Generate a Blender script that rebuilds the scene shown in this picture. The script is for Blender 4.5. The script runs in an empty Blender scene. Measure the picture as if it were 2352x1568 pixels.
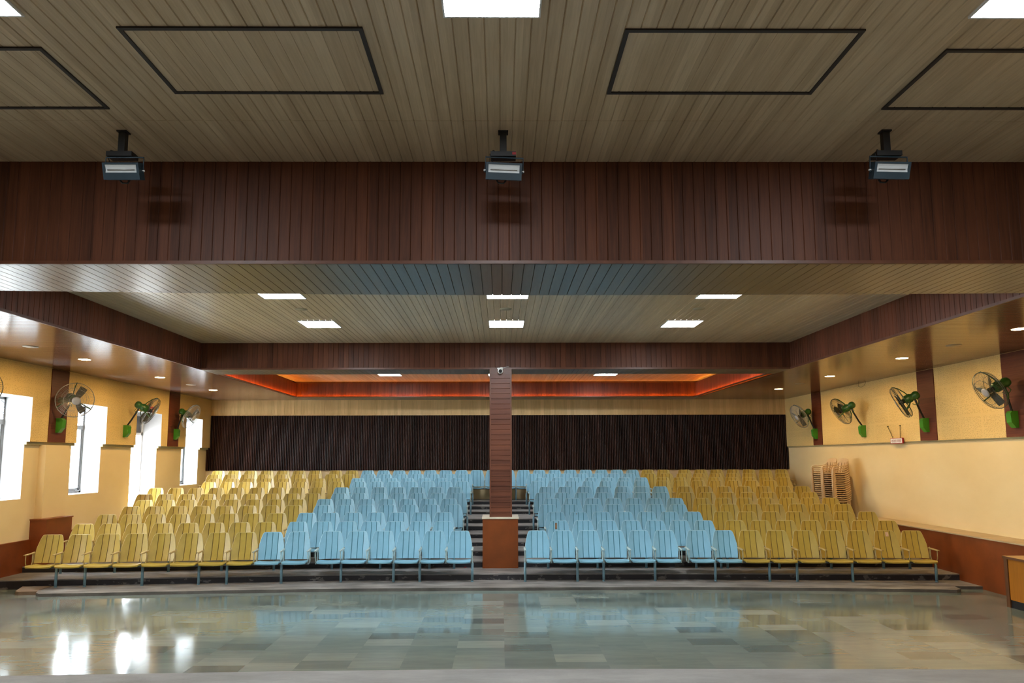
import bpy, math, random
from mathutils import Vector, Matrix
random.seed(7)
PI = math.pi
scene = bpy.context.scene
COL = scene.collection

# ------------------------------------------------------------------ materials
def new_mat(name):
    m = bpy.data.materials.new(name); m.use_nodes = True
    nt = m.node_tree
    return m, nt, nt.nodes['Principled BSDF']

def N(nt, t, **k):
    n = nt.nodes.new(t)
    for a, b in k.items(): setattr(n, a, b)
    return n

def ramp(nt, fac, stops):
    r = N(nt, 'ShaderNodeValToRGB')
    e = r.color_ramp.elements
    while len(e) < len(stops): e.new(0.5)
    for i, (p, c) in enumerate(stops):
        e[i].position = p; e[i].color = (c[0], c[1], c[2], 1)
    nt.links.new(fac, r.inputs[0])
    return r.outputs[0]

def noise(nt, vec, scale, detail=4, rough=0.55):
    n = N(nt, 'ShaderNodeTexNoise')
    n.inputs['Scale'].default_value = scale
    n.inputs['Detail'].default_value = detail
    n.inputs['Roughness'].default_value = rough
    if vec is not None: nt.links.new(vec, n.inputs['Vector'])
    return n.outputs['Fac']

def position(nt):
    return N(nt, 'ShaderNodeNewGeometry').outputs['Position']

def vscale(nt, vec, s):
    v = N(nt, 'ShaderNodeVectorMath', operation='MULTIPLY')
    nt.links.new(vec, v.inputs[0]); v.inputs[1].default_value = s
    return v.outputs[0]

def math_node(nt, op, a, b=None):
    n = N(nt, 'ShaderNodeMath', operation=op)
    for i, x in enumerate((a, b)):
        if x is None: continue
        if hasattr(x, 'node'): nt.links.new(x, n.inputs[i])
        else: n.inputs[i].default_value = x
    return n.outputs[0]

def mixc(nt, fac, a, b, mode='MIX'):
    n = N(nt, 'ShaderNodeMix', data_type='RGBA', blend_type=mode)
    for s, x in ((0, fac), (6, a), (7, b)):
        if hasattr(x, 'node'): nt.links.new(x, n.inputs[s])
        elif s == 0: n.inputs[0].default_value = x
        else: n.inputs[s].default_value = (x[0], x[1], x[2], 1)
    return n.outputs[2]

def bump(nt, bsdf, h, strength=0.3, dist=0.01):
    b = N(nt, 'ShaderNodeBump')
    b.inputs['Strength'].default_value = strength
    b.inputs['Distance'].default_value = dist
    nt.links.new(h, b.inputs['Height'])
    nt.links.new(b.outputs[0], bsdf.inputs['Normal'])

def plain(name, col, rough=0.5, var=0.0, scale=6, metal=0.0, spec=0.5):
    m, nt, b = new_mat(name)
    b.inputs['Roughness'].default_value = rough
    b.inputs['Metallic'].default_value = metal
    b.inputs['Specular IOR Level'].default_value = spec
    tc = N(nt, 'ShaderNodeTexCoord').outputs['Object']
    f = noise(nt, tc, scale)
    lo = [c * (1 - var) for c in col]; hi = [min(1, c * (1 + var)) for c in col]
    nt.links.new(ramp(nt, f, [(0.3, lo), (0.7, hi)]), b.inputs['Base Color'])
    return m

def wood(name, c1, c2, across, along, pitch=0.1, off=0.0, rough=0.4, spec=0.5, grain=1.0):
    """planks: a random tone per plank (counted along the axis `across`), grain stretched along `along`"""
    m, nt, b = new_mat(name)
    p = position(nt)
    sep = N(nt, 'ShaderNodeSeparateXYZ'); nt.links.new(p, sep.inputs[0])
    idx = math_node(nt, 'FLOOR', math_node(nt, 'DIVIDE', math_node(nt, 'ADD', sep.outputs['XYZ'.index(across)], 50 * pitch - off), pitch))
    wn = N(nt, 'ShaderNodeTexWhiteNoise', noise_dimensions='1D'); nt.links.new(idx, wn.inputs['W'])
    s = [22.0, 22.0, 22.0]; s['XYZ'.index(along)] = 1.1
    v = vscale(nt, p, s)
    sh = N(nt, 'ShaderNodeVectorMath', operation='ADD')
    nt.links.new(v, sh.inputs[0]); nt.links.new(wn.outputs['Color'], sh.inputs[1])
    g = noise(nt, sh.outputs[0], 2.2 * grain, 6, 0.62)
    mixf = math_node(nt, 'ADD', math_node(nt, 'MULTIPLY', g, 0.75), math_node(nt, 'MULTIPLY', wn.outputs['Value'], 0.3))
    colr = ramp(nt, mixf, [(0.28, c1), (0.75, c2)])
    nt.links.new(colr, b.inputs['Base Color'])
    b.inputs['Roughness'].default_value = rough
    b.inputs['Specular IOR Level'].default_value = spec
    return m

def emit(name, col, strength):
    m = bpy.data.materials.new(name); m.use_nodes = True
    nt = m.node_tree; nt.nodes.clear()
    e = N(nt, 'ShaderNodeEmission'); o = N(nt, 'ShaderNodeOutputMaterial')
    e.inputs[0].default_value = (*col, 1); e.inputs[1].default_value = strength
    nt.links.new(e.outputs[0], o.inputs[0])
    return m

M = {}
BEIGE1, BEIGE2 = (0.45, 0.335, 0.21), (0.67, 0.53, 0.36)
M['ceil_x'] = wood('beige_planks', BEIGE1, BEIGE2, 'X', 'Y', rough=0.33, off=0.05)
M['soffit_x'] = wood('shaded_beige_planks', (0.11, 0.08, 0.058), (0.18, 0.135, 0.098), 'X', 'Y', rough=0.3, spec=0.7)  # beige boards, their low light put into the darker colour
M['soffit_y'] = wood('brown_soffit_planks', (0.135, 0.06, 0.03), (0.21, 0.098, 0.05), 'Y', 'X', rough=0.17, spec=0.45)
M['fascia_x'] = wood('red_brown_planks', (0.065, 0.022, 0.011), (0.15, 0.05, 0.023), 'X', 'Z', rough=0.5, spec=0.28)
M['fascia_y'] = wood('red_brown_planks_lit_side', (0.085, 0.026, 0.012), (0.18, 0.054, 0.024), 'Y', 'Z', rough=0.45, spec=0.3)  # same red brown boards, colour lightened for window light on them
M['pillar_z'] = wood('pillar_planks', (0.075, 0.022, 0.011), (0.165, 0.052, 0.025), 'Z', 'X', rough=0.42)
M['strip_z'] = wood('wall_strip_planks', (0.075, 0.02, 0.01), (0.15, 0.04, 0.018), 'Z', 'Y', rough=0.5, spec=0.25)
M['band_x'] = wood('beige_wall_planks', (0.55, 0.36, 0.15), (0.76, 0.52, 0.24), 'X', 'Z', rough=0.45)
M['trim_brown'] = plain('brown_edge_trim', (0.13, 0.045, 0.022), 0.4, 0.25)
M['flute'] = wood('dark_flutes', (0.010, 0.006, 0.005), (0.06, 0.022, 0.014), 'X', 'Z', pitch=0.05, rough=0.5, spec=0.18)
M['wainscot'] = plain('brown_laminate', (0.205, 0.045, 0.007), 0.38, 0.22, 2.5)
M['pillar_base'] = plain('orange_brown_laminate', (0.205, 0.048, 0.006), 0.4, 0.15, 3)
M['cream'] = plain('cream_stone_slab', (0.68, 0.6, 0.46), 0.4, 0.08)
M['ledge'] = plain('tan_stone_ledge', (0.46, 0.34, 0.19), 0.55, 0.12, 3)
M['reveal'] = plain('white_reveal_paint', (0.5, 0.5, 0.5), 0.6, 0.03)
M['alu'] = plain('grey_aluminium', (0.15, 0.15, 0.155), 0.45, 0.1)
M['dark_panel'] = plain('dark_transom', (0.07, 0.07, 0.075), 0.5, 0.2)
M['blue'] = plain('blue_seat_paint', (0.20, 0.415, 0.53), 0.34, 0.07, 5)
M['blue_groove'] = plain('blue_seat_groove', (0.035, 0.19, 0.245), 0.6, 0.1)
M['blue_rim'] = plain('blue_seat_rim', (0.36, 0.57, 0.65), 0.35, 0.06)
M['blue_metal'] = plain('grey_blue_steel', (0.16, 0.29, 0.35), 0.42, 0.15, 9)
M['rail_grey'] = plain('dull_grey_steel', (0.11, 0.12, 0.12), 0.5, 0.2, 9)
M['patch'] = plain('brown_stone_slab', (0.20, 0.135, 0.085), 0.6, 0.2, 4)
M['olive_shadow_trim'] = plain('olive_shadow_moulding', (0.36, 0.29, 0.13), 0.6, 0.1, 4)  # olive copies the shadow band under the panel edge
M['arm_grey'] = plain('pale_grey_green_arm', (0.36, 0.47, 0.46), 0.45, 0.18, 12)
M['yellow'] = plain('yellow_seat_paint', (0.405, 0.29, 0.05), 0.36, 0.10, 5)
M['yellow_groove'] = plain('yellow_seat_groove', (0.17, 0.105, 0.02), 0.6, 0.1)
M['yellow_rim'] = plain('yellow_seat_rim', (0.52, 0.42, 0.16), 0.35, 0.06)
M['yellow_arm'] = plain('tan_yellow_arm', (0.40, 0.29, 0.11), 0.45, 0.15, 12)
M['plastic'] = plain('beige_plastic', (0.60, 0.41, 0.215), 0.42, 0.05)
M['green_dark'] = plain('dark_green_enamel', (0.025, 0.095, 0.018), 0.3, 0.15)
M['green_box'] = plain('bright_green_plastic', (0.055, 0.24, 0.018), 0.35, 0.08)
M['black'] = plain('black_steel', (0.012, 0.012, 0.013), 0.4, 0.1)
M['wire'] = plain('guard_wire', (0.10, 0.115, 0.095), 0.35, 0.1, metal=0.6)
M['wire_bright'] = plain('chrome_guard_wire', (0.35, 0.34, 0.32), 0.3, 0.1, metal=0.7)
M['blade'] = plain('olive_blade', (0.045, 0.04, 0.018), 0.4, 0.15)
M['hub'] = plain('grey_hub', (0.32, 0.33, 0.36), 0.4, 0.05)
M['flood'] = plain('blue_grey_floodlight', (0.03, 0.055, 0.075), 0.4, 0.12)
M['reflector'] = plain('white_reflector', (0.72, 0.76, 0.76), 0.25, 0.05)
M['red'] = plain('red_paint', (0.42, 0.02, 0.02), 0.5, 0.1)
M['white'] = plain('white_plastic', (0.8, 0.8, 0.78), 0.4, 0.02)
M['red_text'] = plain('red_lettering', (0.28, 0.03, 0.035), 0.6, 0.02)
M['pink'] = plain('faded_pink_paper', (0.62, 0.42, 0.30), 0.7, 0.15, 30)
M['rust'] = plain('bare_rust', (0.20, 0.12, 0.06), 0.7, 0.35, 20)
M['cord'] = plain('olive_cord', (0.16, 0.12, 0.03), 0.7, 0.2, 30)
M['desk_orange'] = wood('orange_veneer', (0.36, 0.118, 0.004), (0.5, 0.175, 0.01), 'Y', 'Z', pitch=0.35, rough=0.4)
M['desk_brown'] = plain('brown_edging', (0.12, 0.043, 0.012), 0.45, 0.15)
M['desk_top'] = plain('tan_laminate', (0.46, 0.26, 0.09), 0.4, 0.1)
M['lamp'] = emit('led_panel', (0.88, 0.94, 1.0), 14.0)
M['lamp_frame'] = plain('white_lamp_frame', (0.75, 0.76, 0.78), 0.4, 0.02)
M['warm'] = emit('warm_downlight', (1.0, 0.68, 0.30), 110.0)
M['cove'] = emit('orange_cove_strip', (1.0, 0.42, 0.05), 2.6)
M['cove_low'] = emit('orange_cove_strip_low', (1.0, 0.22, 0.01), 18.0)
M['dull'] = plain('dull_cream_disc', (0.42, 0.36, 0.24), 0.5, 0.05)
M['lens'] = plain('black_lens', (0.008, 0.008, 0.01), 0.1, 0.05)

# glass: clear pane that lets light pass, with a Fresnel sheen
def glass():
    m = bpy.data.materials.new('window_glass'); m.use_nodes = True
    nt = m.node_tree; nt.nodes.clear()
    t = N(nt, 'ShaderNodeBsdfTransparent'); t.inputs[0].default_value = (0.93, 0.95, 0.95, 1)
    g = N(nt, 'ShaderNodeBsdfGlossy'); g.inputs['Roughness'].default_value = 0.03
    x = N(nt, 'ShaderNodeMixShader'); o = N(nt, 'ShaderNodeOutputMaterial')
    x.inputs[0].default_value = 0.05; nt.links.new(t.outputs[0], x.inputs[1]); nt.links.new(g.outputs[0], x.inputs[2])
    nt.links.new(x.outputs[0], o.inputs[0])
    return m
M['glass'] = glass()

# yellow wall paint with faint stains
def wall_paint(name, c1, c2, pits=0.0):
    m, nt, b = new_mat(name)
    p = position(nt)
    f = noise(nt, vscale(nt, p, (0.5, 0.5, 0.9)), 1.6, 6)
    c = ramp(nt, f, [(0.3, c1), (0.7, c2)])
    if pits:
        # fissured acoustic tile: dark pits and 0.6 m joints
        sp = N(nt, 'ShaderNodeSeparateXYZ'); nt.links.new(p, sp.inputs[0])
        yz = N(nt, 'ShaderNodeCombineXYZ'); nt.links.new(sp.outputs[1], yz.inputs[0]); nt.links.new(sp.outputs[2], yz.inputs[1])
        v = N(nt, 'ShaderNodeTexVoronoi', voronoi_dimensions='2D'); v.inputs['Scale'].default_value = 30; v.inputs['Randomness'].default_value = .8
        nt.links.new(yz.outputs[0], v.inputs['Vector'])
        pit = ramp(nt, v.outputs['Distance'], [(0.13, (0, 0, 0)), (0.25, (1, 1, 1))])
        for ax_, off in ((1, 0.25), (2, 0.03)):     # flat border round every tile
            t_ = math_node(nt, 'FRACT', math_node(nt, 'DIVIDE', math_node(nt, 'ADD', sp.outputs[ax_], off), 0.60))
            e_ = math_node(nt, 'GREATER_THAN', math_node(nt, 'ABSOLUTE', math_node(nt, 'SUBTRACT', t_, 0.5)), 0.462)
            pit = mixc(nt, e_, pit, (1, 1, 1))
        # soot smear blown onto the wall behind one fan
        dy = math_node(nt, 'DIVIDE', math_node(nt, 'SUBTRACT', sp.outputs[1], 16.42), 0.20)
        dz = math_node(nt, 'DIVIDE', math_node(nt, 'SUBTRACT', sp.outputs[2], 3.24), 0.42)
        dx = math_node(nt, 'MULTIPLY', math_node(nt, 'SUBTRACT', sp.outputs[0], 8.58), 5.0)
        rr = math_node(nt, 'SQRT', math_node(nt, 'ADD', math_node(nt, 'ADD', math_node(nt, 'MULTIPLY', dy, dy), math_node(nt, 'MULTIPLY', dz, dz)), math_node(nt, 'MULTIPLY', dx, dx)))
        soot = ramp(nt, rr, [(0.1, (.55, .55, .55)), (1.0, (0, 0, 0))])
        c = mixc(nt, soot, c, (0.26, 0.15, 0.04))
        c = mixc(nt, math_node(nt, 'MULTIPLY', math_node(nt, 'SUBTRACT', 1.0, pit), pits), c, (0.30, 0.17, 0.04))
        n2 = noise(nt, p, 45, 3)
        bump(nt, b, mixc(nt, 0.35, pit, n2), 0.55, 0.02)
    else:
        bump(nt, b, noise(nt, p, 60, 3), 0.12, 0.004)
    nt.links.new(c, b.inputs['Base Color'])
    b.inputs['Roughness'].default_value = 0.6
    b.inputs['Specular IOR Level'].default_value = 0.3
    return m
M['wall'] = wall_paint('yellow_wall_paint', (0.76, 0.57, 0.28), (0.82, 0.63, 0.33))
M['acoustic'] = wall_paint('yellow_acoustic_tile', (0.74, 0.51, 0.19), (0.81, 0.57, 0.225), 0.34)
M['back_paint'] = wall_paint('cream_back_wall', (0.66, 0.5, 0.27), (0.72, 0.57, 0.33))
M['outer'] = plain('outer_shell', (0.5, 0.48, 0.45), 0.8, 0.05)

# polished stone floor of laid slabs
def stone_floor():
    m, nt, b = new_mat('polished_stone_slabs')
    p = position(nt)
    sep = N(nt, 'ShaderNodeSeparateXYZ'); nt.links.new(p, sep.inputs[0])
    col = math_node(nt, 'FLOOR', math_node(nt, 'DIVIDE', math_node(nt, 'ADD', sep.outputs[0], 30.2), 0.56))
    wn0 = N(nt, 'ShaderNodeTexWhiteNoise', noise_dimensions='1D'); nt.links.new(col, wn0.inputs['W'])
    ysh = math_node(nt, 'ADD', sep.outputs[1], math_node(nt, 'MULTIPLY', wn0.outputs['Value'], 0.5))
    row = math_node(nt, 'FLOOR', math_node(nt, 'DIVIDE', ysh, 0.30))
    cmb = N(nt, 'ShaderNodeCombineXYZ'); nt.links.new(col, cmb.inputs[0]); nt.links.new(row, cmb.inputs[1])
    wn = N(nt, 'ShaderNodeTexWhiteNoise', noise_dimensions='3D'); nt.links.new(cmb.outputs[0], wn.inputs['Vector'])
    sh = N(nt, 'ShaderNodeVectorMath', operation='ADD')
    nt.links.new(p, sh.inputs[0]); nt.links.new(vscale(nt, wn.outputs['Color'], (9, 9, 9)), sh.inputs[1])
    vein = noise(nt, vscale(nt, sh.outputs[0], (0.8, 3.5, 1)), 3.0, 6, 0.6)
    c = ramp(nt, wn.outputs['Value'], [(0.0, (0.10, 0.125, 0.118)), (0.2, (0.15, 0.19, 0.17)), (0.8, (0.18, 0.215, 0.19)), (1.0, (0.225, 0.255, 0.225))])
    c = mixc(nt, 0.55, c, ramp(nt, vein, [(0.3, (0.8, 0.8, 0.8)), (0.7, (1.2, 1.18, 1.12))]), 'MULTIPLY')
    nt.links.new(c, b.inputs['Base Color'])
    r = ramp(nt, noise(nt, p, 1.2, 4), [(0.3, (0.07, 0.07, 0.07)), (0.75, (0.15, 0.15, 0.15))])
    nt.links.new(r, b.inputs['Roughness'])
    b.inputs['Specular IOR Level'].default_value = 1.0
    bump(nt, b, noise(nt, vscale(nt, p, (1, 1.6, 1)), 0.8, 0), 0.015, 0.02)
    return m
M['floor'] = stone_floor()

def concrete(name, c1, c2, rough=0.65):
    m, nt, b = new_mat(name)
    p = position(nt)
    f = noise(nt, vscale(nt, p, (0.8, 2.5, 1)), 2.2, 8, 0.65)
    nt.links.new(ramp(nt, f, [(0.3, c1), (0.52, [(x + y) / 2 for x, y in zip(c1, c2)]), (0.72, c2)]), b.inputs['Base Color'])
    b.inputs['Roughness'].default_value = rough
    bump(nt, b, noise(nt, p, 30, 5), 0.2, 0.01)
    return m
M['step'] = concrete('worn_step_stone', (0.085, 0.078, 0.072), (0.34, 0.315, 0.287), 0.5)
M['kerb_side'] = concrete('dark_kerb_face', (0.05, 0.045, 0.04), (0.16, 0.145, 0.125), 0.6)
M['stage'] = concrete('stage_cement', (0.17, 0.16, 0.145), (0.30, 0.285, 0.26), 0.6)
def riser_paint():
    m, nt, b = new_mat('chipped_black_riser_paint')
    p = position(nt)
    f = noise(nt, vscale(nt, p, (1, 1, 1.6)), 5.0, 5, 0.6)
    nt.links.new(ramp(nt, f, [(0.585, (0.02, 0.018, 0.021)), (0.615, (0.13, 0.12, 0.112)), (0.8, (0.17, 0.16, 0.145))]), b.inputs['Base Color'])
    b.inputs['Roughness'].default_value = 0.5
    return m
M['riser'] = riser_paint()

# ------------------------------------------------------------------ mesh building
class MB:
    def __init__(s): s.v, s.f, s.m, s.sm = [], [], [], []
    def face(s, idx, mat=0, smooth=False): s.f.append(tuple(idx)); s.m.append(mat); s.sm.append(smooth)
    def add(s, vs): k = len(s.v); s.v.extend([Vector(x) for x in vs]); return k
    def box(s, x0, x1, y0, y1, z0, z1, mat=0, mats=None):
        k = s.add([(x0,y0,z0),(x1,y0,z0),(x1,y1,z0),(x0,y1,z0),(x0,y0,z1),(x1,y0,z1),(x1,y1,z1),(x0,y1,z1)])
        fs = [(0,3,2,1),(4,5,6,7),(0,1,5,4),(1,2,6,5),(2,3,7,6),(3,0,4,7)]   # -z +z -y +x +y -x
        for i, q in enumerate(fs): s.face([k + a for a in q], mats[i] if mats else mat)
        return s
    def prism(s, poly, z0, z1, mat_top=0, mat_side=0, mat_bot=None):
        n = len(poly); k = s.add([(x, y, z0) for x, y in poly] + [(x, y, z1) for x, y in poly])
        s.face([k + n + i for i in range(n)], mat_top)
        s.face([k + n - 1 - i for i in range(n)], mat_top if mat_bot is None else mat_bot)
        for i in range(n):
            j = (i + 1) % n
            s.face([k + i, k + j, k + n + j, k + n + i], mat_side)
        return s
    def tube(s, pts, r, n=8, mat=0, cap=True, closed=False):
        pts = [Vector(p) for p in pts]; m = len(pts); rings = []
        rr = r if isinstance(r, (list, tuple)) else [r] * m
        up = None
        for i, p in enumerate(pts):
            if closed: t = pts[(i + 1) % m] - pts[i - 1]
            else: t = pts[min(i + 1, m - 1)] - pts[max(i - 1, 0)]
            t.normalize()
            if up is None:
                up = Vector((0, 0, 1)) if abs(t.z) < 0.9 else Vector((1, 0, 0))
            a = t.cross(up); a.normalize(); b = a.cross(t); b.normalize(); up = b
            rings.append(s.add([p + a * (rr[i] * math.cos(2 * PI * j / n)) + b * (rr[i] * math.sin(2 * PI * j / n)) for j in range(n)]))
        for i in range(m if closed else m - 1):
            A, B = rings[i], rings[(i + 1) % m]
            for j in range(n):
                s.face([A + j, A + (j + 1) % n, B + (j + 1) % n, B + j], mat, n > 4)
        if cap and not closed:
            s.face([rings[0] + n - 1 - j for j in range(n)], mat); s.face([rings[-1] + j for j in range(n)], mat)
        return s
    def lathe(s, prof, n=24, mat=0, c=(0, 0, 0)):
        rings = []
        for r, z in prof:
            rings.append(s.add([(c[0] + r * math.cos(2 * PI * j / n), c[1] + r * math.sin(2 * PI * j / n), c[2] + z) for j in range(n)]))
        for A, B in zip(rings, rings[1:]):
            for j in range(n): s.face([A + j, A + (j + 1) % n, B + (j + 1) % n, B + j], mat, True)
        s.face([rings[0] + n - 1 - j for j in range(n)], mat); s.face([rings[-1] + j for j in range(n)], mat)
        return s
    def grid(s, P, mat=0, smooth=True, mats=None):
        """P: rows of points -> a surface"""
        ks = [s.add(r) for r in P]; w = len(P[0])
        for i in range(len(P) - 1):
            for j in range(w - 1):
                s.face([ks[i] + j, ks[i] + j + 1, ks[i + 1] + j + 1, ks[i + 1] + j], mats[j] if mats else mat, smooth)
        return s
    def slab(s, P, off, mat=0, smooth=True, mats=None):
        """grid P with a copy displaced by off (vector), sides closed"""
        o = Vector(off); Q = [[Vector(p) + o for p in r] for r in P]
        s.grid(P, mat, smooth, mats)
        ks = [s.add(r) for r in Q]; w = len(P[0])
        for i in range(len(P) - 1):
            for j in range(w - 1): s.face([ks[i] + j, ks[i + 1] + j, ks[i + 1] + j + 1, ks[i] + j + 1], mat, smooth)
        ring = [(0, j) for j in range(w)] + [(i, w - 1) for i in range(1, len(P))] + [(len(P) - 1, j) for j in range(w - 2, -1, -1)] + [(i, 0) for i in range(len(P) - 2, 0, -1)]
        a = s.add([P[i][j] for i, j in ring]); b = s.add([Q[i][j] for i, j in ring]); n = len(ring)
        for i in range(n): s.face([a + i, b + i, b + (i + 1) % n, a + (i + 1) % n], mat)
        return s
    def planks(s, org, u, v, nrm, ulen, vlen, pitch=0.1, d=0.006, w=0.005, phase=0.0, mat=0):
        """boarded sheet: flat boards counted along u with V grooves cut against nrm"""
        org, u, v, nrm = Vector(org), Vector(u), Vector(v), Vector(nrm)
        prof = [(0.0, 0.0)]; t = phase % pitch
        if t < 0.012: t += pitch
        while t < ulen - 0.012:
            prof += [(t - w, 0), (t, -d), (t + w, 0)]; t += pitch
        prof.append((ulen, 0.0))
        flip = u.cross(v).dot(nrm) < 0
        a = s.add([org + u * x + nrm * h for x, h in prof]); b = s.add([org + u * x + v * vlen + nrm * h for x, h in prof])
        for i in range(len(prof) - 1):
            q = [a + i, a + i + 1, b + i + 1, b + i]
            s.face(q[::-1] if flip else q, mat)
        return s
    def xf(s, mtx, start=0):
        for i in range(start, len(s.v)): s.v[i] = mtx @ s.v[i]
        return s
    def mesh(s, name, mats):
        me = bpy.data.meshes.new(name)
        me.from_pydata([tuple(p) for p in s.v], [], s.f)
        for m in mats: me.materials.append(M[m] if isinstance(m, str) else m)
        me.polygons.foreach_set('material_index', s.m)
        me.polygons.foreach_set('use_smooth', s.sm)
        me.update()
        return me
    def build(s, name, mats, parent=None, loc=None, rz=0):
        return link(name, s.mesh(name, mats if isinstance(mats, (list, tuple)) else [mats]), parent, loc, rz)

def link(name, data, parent=None, loc=None, rz=0):
    o = bpy.data.objects.new(name, data); COL.objects.link(o)
    if parent is not None: o.parent = parent
    if loc is not None: o.location = loc
    o.rotation_euler[2] = rz
    return o

def text_mesh(name, cu, parent):
    t = bpy.data.objects.new('text_source', cu); COL.objects.link(t)
    bpy.context.view_layer.update()
    me = bpy.data.meshes.new_from_object(t.evaluated_get(bpy.context.evaluated_depsgraph_get()))
    bpy.data.objects.remove(t)
    if not me.materials: me.materials.append(M['red_text'])
    return link(name, me, parent)
def struct(o): o['kind'] = 'structure'; return o
def tag(o, label, cat, group=None):
    o['label'] = label; o['category'] = cat
    if group: o['group'] = group
    return o
def thing(name, label, cat, loc=(0, 0, 0), rz=0, group=None):
    return tag(link(name, None, None, loc, rz), label, cat, group)

# ------------------------------------------------------------------ room dimensions (metres, hall axis = +Y)
XL, XR = -8.78, 8.63            # lower side walls
PL, PR = -8.68, 8.58            # acoustic panel faces
YB = 20.95                      # back wall
ZS = 3.97                       # soffit / beam bottoms
ZF = 4.938                      # front ceiling
ZT = 4.498                      # main tray ceiling
ZU = 4.43                       # rear tray ceiling
LV = [.05, .16, .27, .375, .461, .55, .659, .76, .831, .924, 1.018]
RISER = [12.05, 12.79, 13.54, 14.29, 15.02, 15.75, 16.50, 17.15, 18.60, 19.25, 19.95]
ROWY = [12.92 + .7517 * i for i in range(7)] + [18.62 + .645 * i for i in range(4)]
def fac(n): return max(0, 1 - (n - 1) * .1) if n <= 7 else .1
def drop(n, x): return fac(n) * (.085 * max(0, -x - 2.9) + .045 * max(0, x - 2.9))

# ------------------------------------------------------------------ floor, stage, seating tiers
struct(MB().box(-9.25, 9.1, 4.6, 21.3, -0.2, 0.0, 0).build('floor', 'floor'))
stage_edge = [(-9.2, 4.72), (-6, 4.8), (-3.37, 4.89), (-1.5, 4.965), (0.07, 5.0), (2, 4.965), (3.57, 4.925), (6, 4.86), (9.0, 4.78)]
struct(MB().prism([(9.0, -4.2), (-9.2, -4.2)][::-1] + stage_edge[::-1], 0.0, 0.77, 0, 0).build('floor_stage', 'stage'))
kerb = [(-7.6, 11.74), (-7.5, 11.66), (-4.83, 11.87), (-2.9, 12.0), (-0.37, 12.05), (3.2, 12.04), (5.5, 11.90), (7.5, 11.71), (7.6, 11.76), (7.66, 12.0), (8.12, 11.99)]
back = [(8.6, 20.94), (-8.77, 20.94)]
def soft(poly):  # small uneven nosing so the edge is not ruler straight
    out = []
    for (a, b), (c, d) in zip(poly, poly[1:]):
        for k in range(8):
            t = k / 8; out.append((a + (c - a) * t, b + (d - b) * t + random.uniform(-.006, .006)))
    return out + [poly[-1]]
struct(MB().prism(soft(kerb) + [(8.12, 12.8), (-7.7, 12.8), (-7.7, 11.95)], 0.0, LV[0], 0, 1).build('floor_kerb', ['step', 'kerb_side']))
struct(MB().prism([(-8.02, 11.86), (-7.93, 11.80), (-7.65, 11.84), (-7.71, 11.98), (-7.72, 12.35), (-8.2, 12.3)], 0.0, 0.055, 0, 0).build('floor_patch', ['patch']))
for n in range(2, 12):
    xs = [-8.77, -8.0, -7, -6, -5, -4, -2.9, -1.5, 0, 1.5, 2.9, 4, 5, 6, 7, 8.12]
    if n > 5: xs[-1] = 8.6
    front = soft([(x, RISER[n - 1] - drop(n, x) * (1.15 if x < 0 else 1)) for x in xs])
    z0 = LV[n - 2] if n > 2 else 0.0
    m = MB()
    if n == 2:
        m.prism(front + [(8.12, 20.94), (-8.77, 20.94)], 0.0, LV[1], 0, 1)
    else:
        m.prism(front + [(xs[-1], 20.94), (-8.77, 20.94)], z0, LV[n - 1], 0, 1)
    # worn rounded nosing along the front edge
    m.tube([(x, y + .008, LV[n - 1] - .012) for x, y in front], .014, 6, 0)
    struct(m.build('floor_tier', ['step', 'riser']))

# ------------------------------------------------------------------ walls
WIN = [(6.95, 8.0), (9.42, 10.47), (11.87, 12.94), (14.36, 15.41), (19.3, 20.36)]
DOOR = (16.68, 17.9)
opens = [(a, b, 1.5, 3.365) for a, b in WIN] + [(DOOR[0], DOOR[1], .66, 3.36)]
opens.sort()
# masonry of the window wall: mats 0 yellow, 1 white reveal, 2 outside
m = MB(); md = [1, 1, 1, 0, 1, 2]
y = -4.2
XO = -9.27
for a, b, z0, z1 in opens:
    m.box(XO, XL, y, a, -.2, 4.0, mats=md)
    m.box(XO, XL, a, b, -.2, z0, mats=md)
    m.box(XO, XL, a, b, z1, 4.0, mats=md)
    y = b
m.box(XO, XL, y, 21.3, -.2, 4.0, mats=md)
m.box(XO, XL, -4.2, 21.3, 4.0, 5.3, mats=md)
struct(m.build('wall_left', ['wall', 'reveal', 'outer']))
# acoustic panelling above
m = MB(); y = 6.3; ma = [2, 2, 1, 0, 1, 2]
for a, b, z0, z1 in opens:
    m.box(XL, PL, y, a, 2.545, ZS, mats=ma); m.box(XL, PL, a, b, z1, ZS, mats=[1, 2, 1, 0, 1, 2]); y = b
m.box(XL, PL, y, 20.93, 2.545, ZS, mats=ma)
struct(m.build('wall_left_panel', ['acoustic', 'reveal', 'ledge']))
m = MB(); y = 6.3   # thin moulding below the panelling, broken at every opening
for a, b, z0, z1 in opens:
    m.box(XL, XL + .055, y, a + .02 if a > 6.5 else a, 2.49, 2.545); y = b - .02
m.box(XL, XL + .055, y, 20.93, 2.49, 2.545)
struct(m.build('trim_1', 'olive_shadow_trim'))
# pilaster with brown box foot
struct(MB().box(XL, -8.64, 13.36, 14.06, .1, 2.49, 0).build('wall_left_pilaster', 'wall'))
struct(MB().box(XL, -8.47, 13.25, 14.03, .1, 1.085).box(XL, -8.455, 13.235, 14.045, 1.085, 1.11).build('baseboard_left', ['wainscot']))
struct(MB().box(XL, -8.745, 4.9, 13.25, 0, .735).box(XL, -8.735, 4.9, 13.25, .715, .74)
       .box(XL, -8.745, 14.03, 16.66, .2, .79).build('baseboard_left', ['wainscot']))
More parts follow.
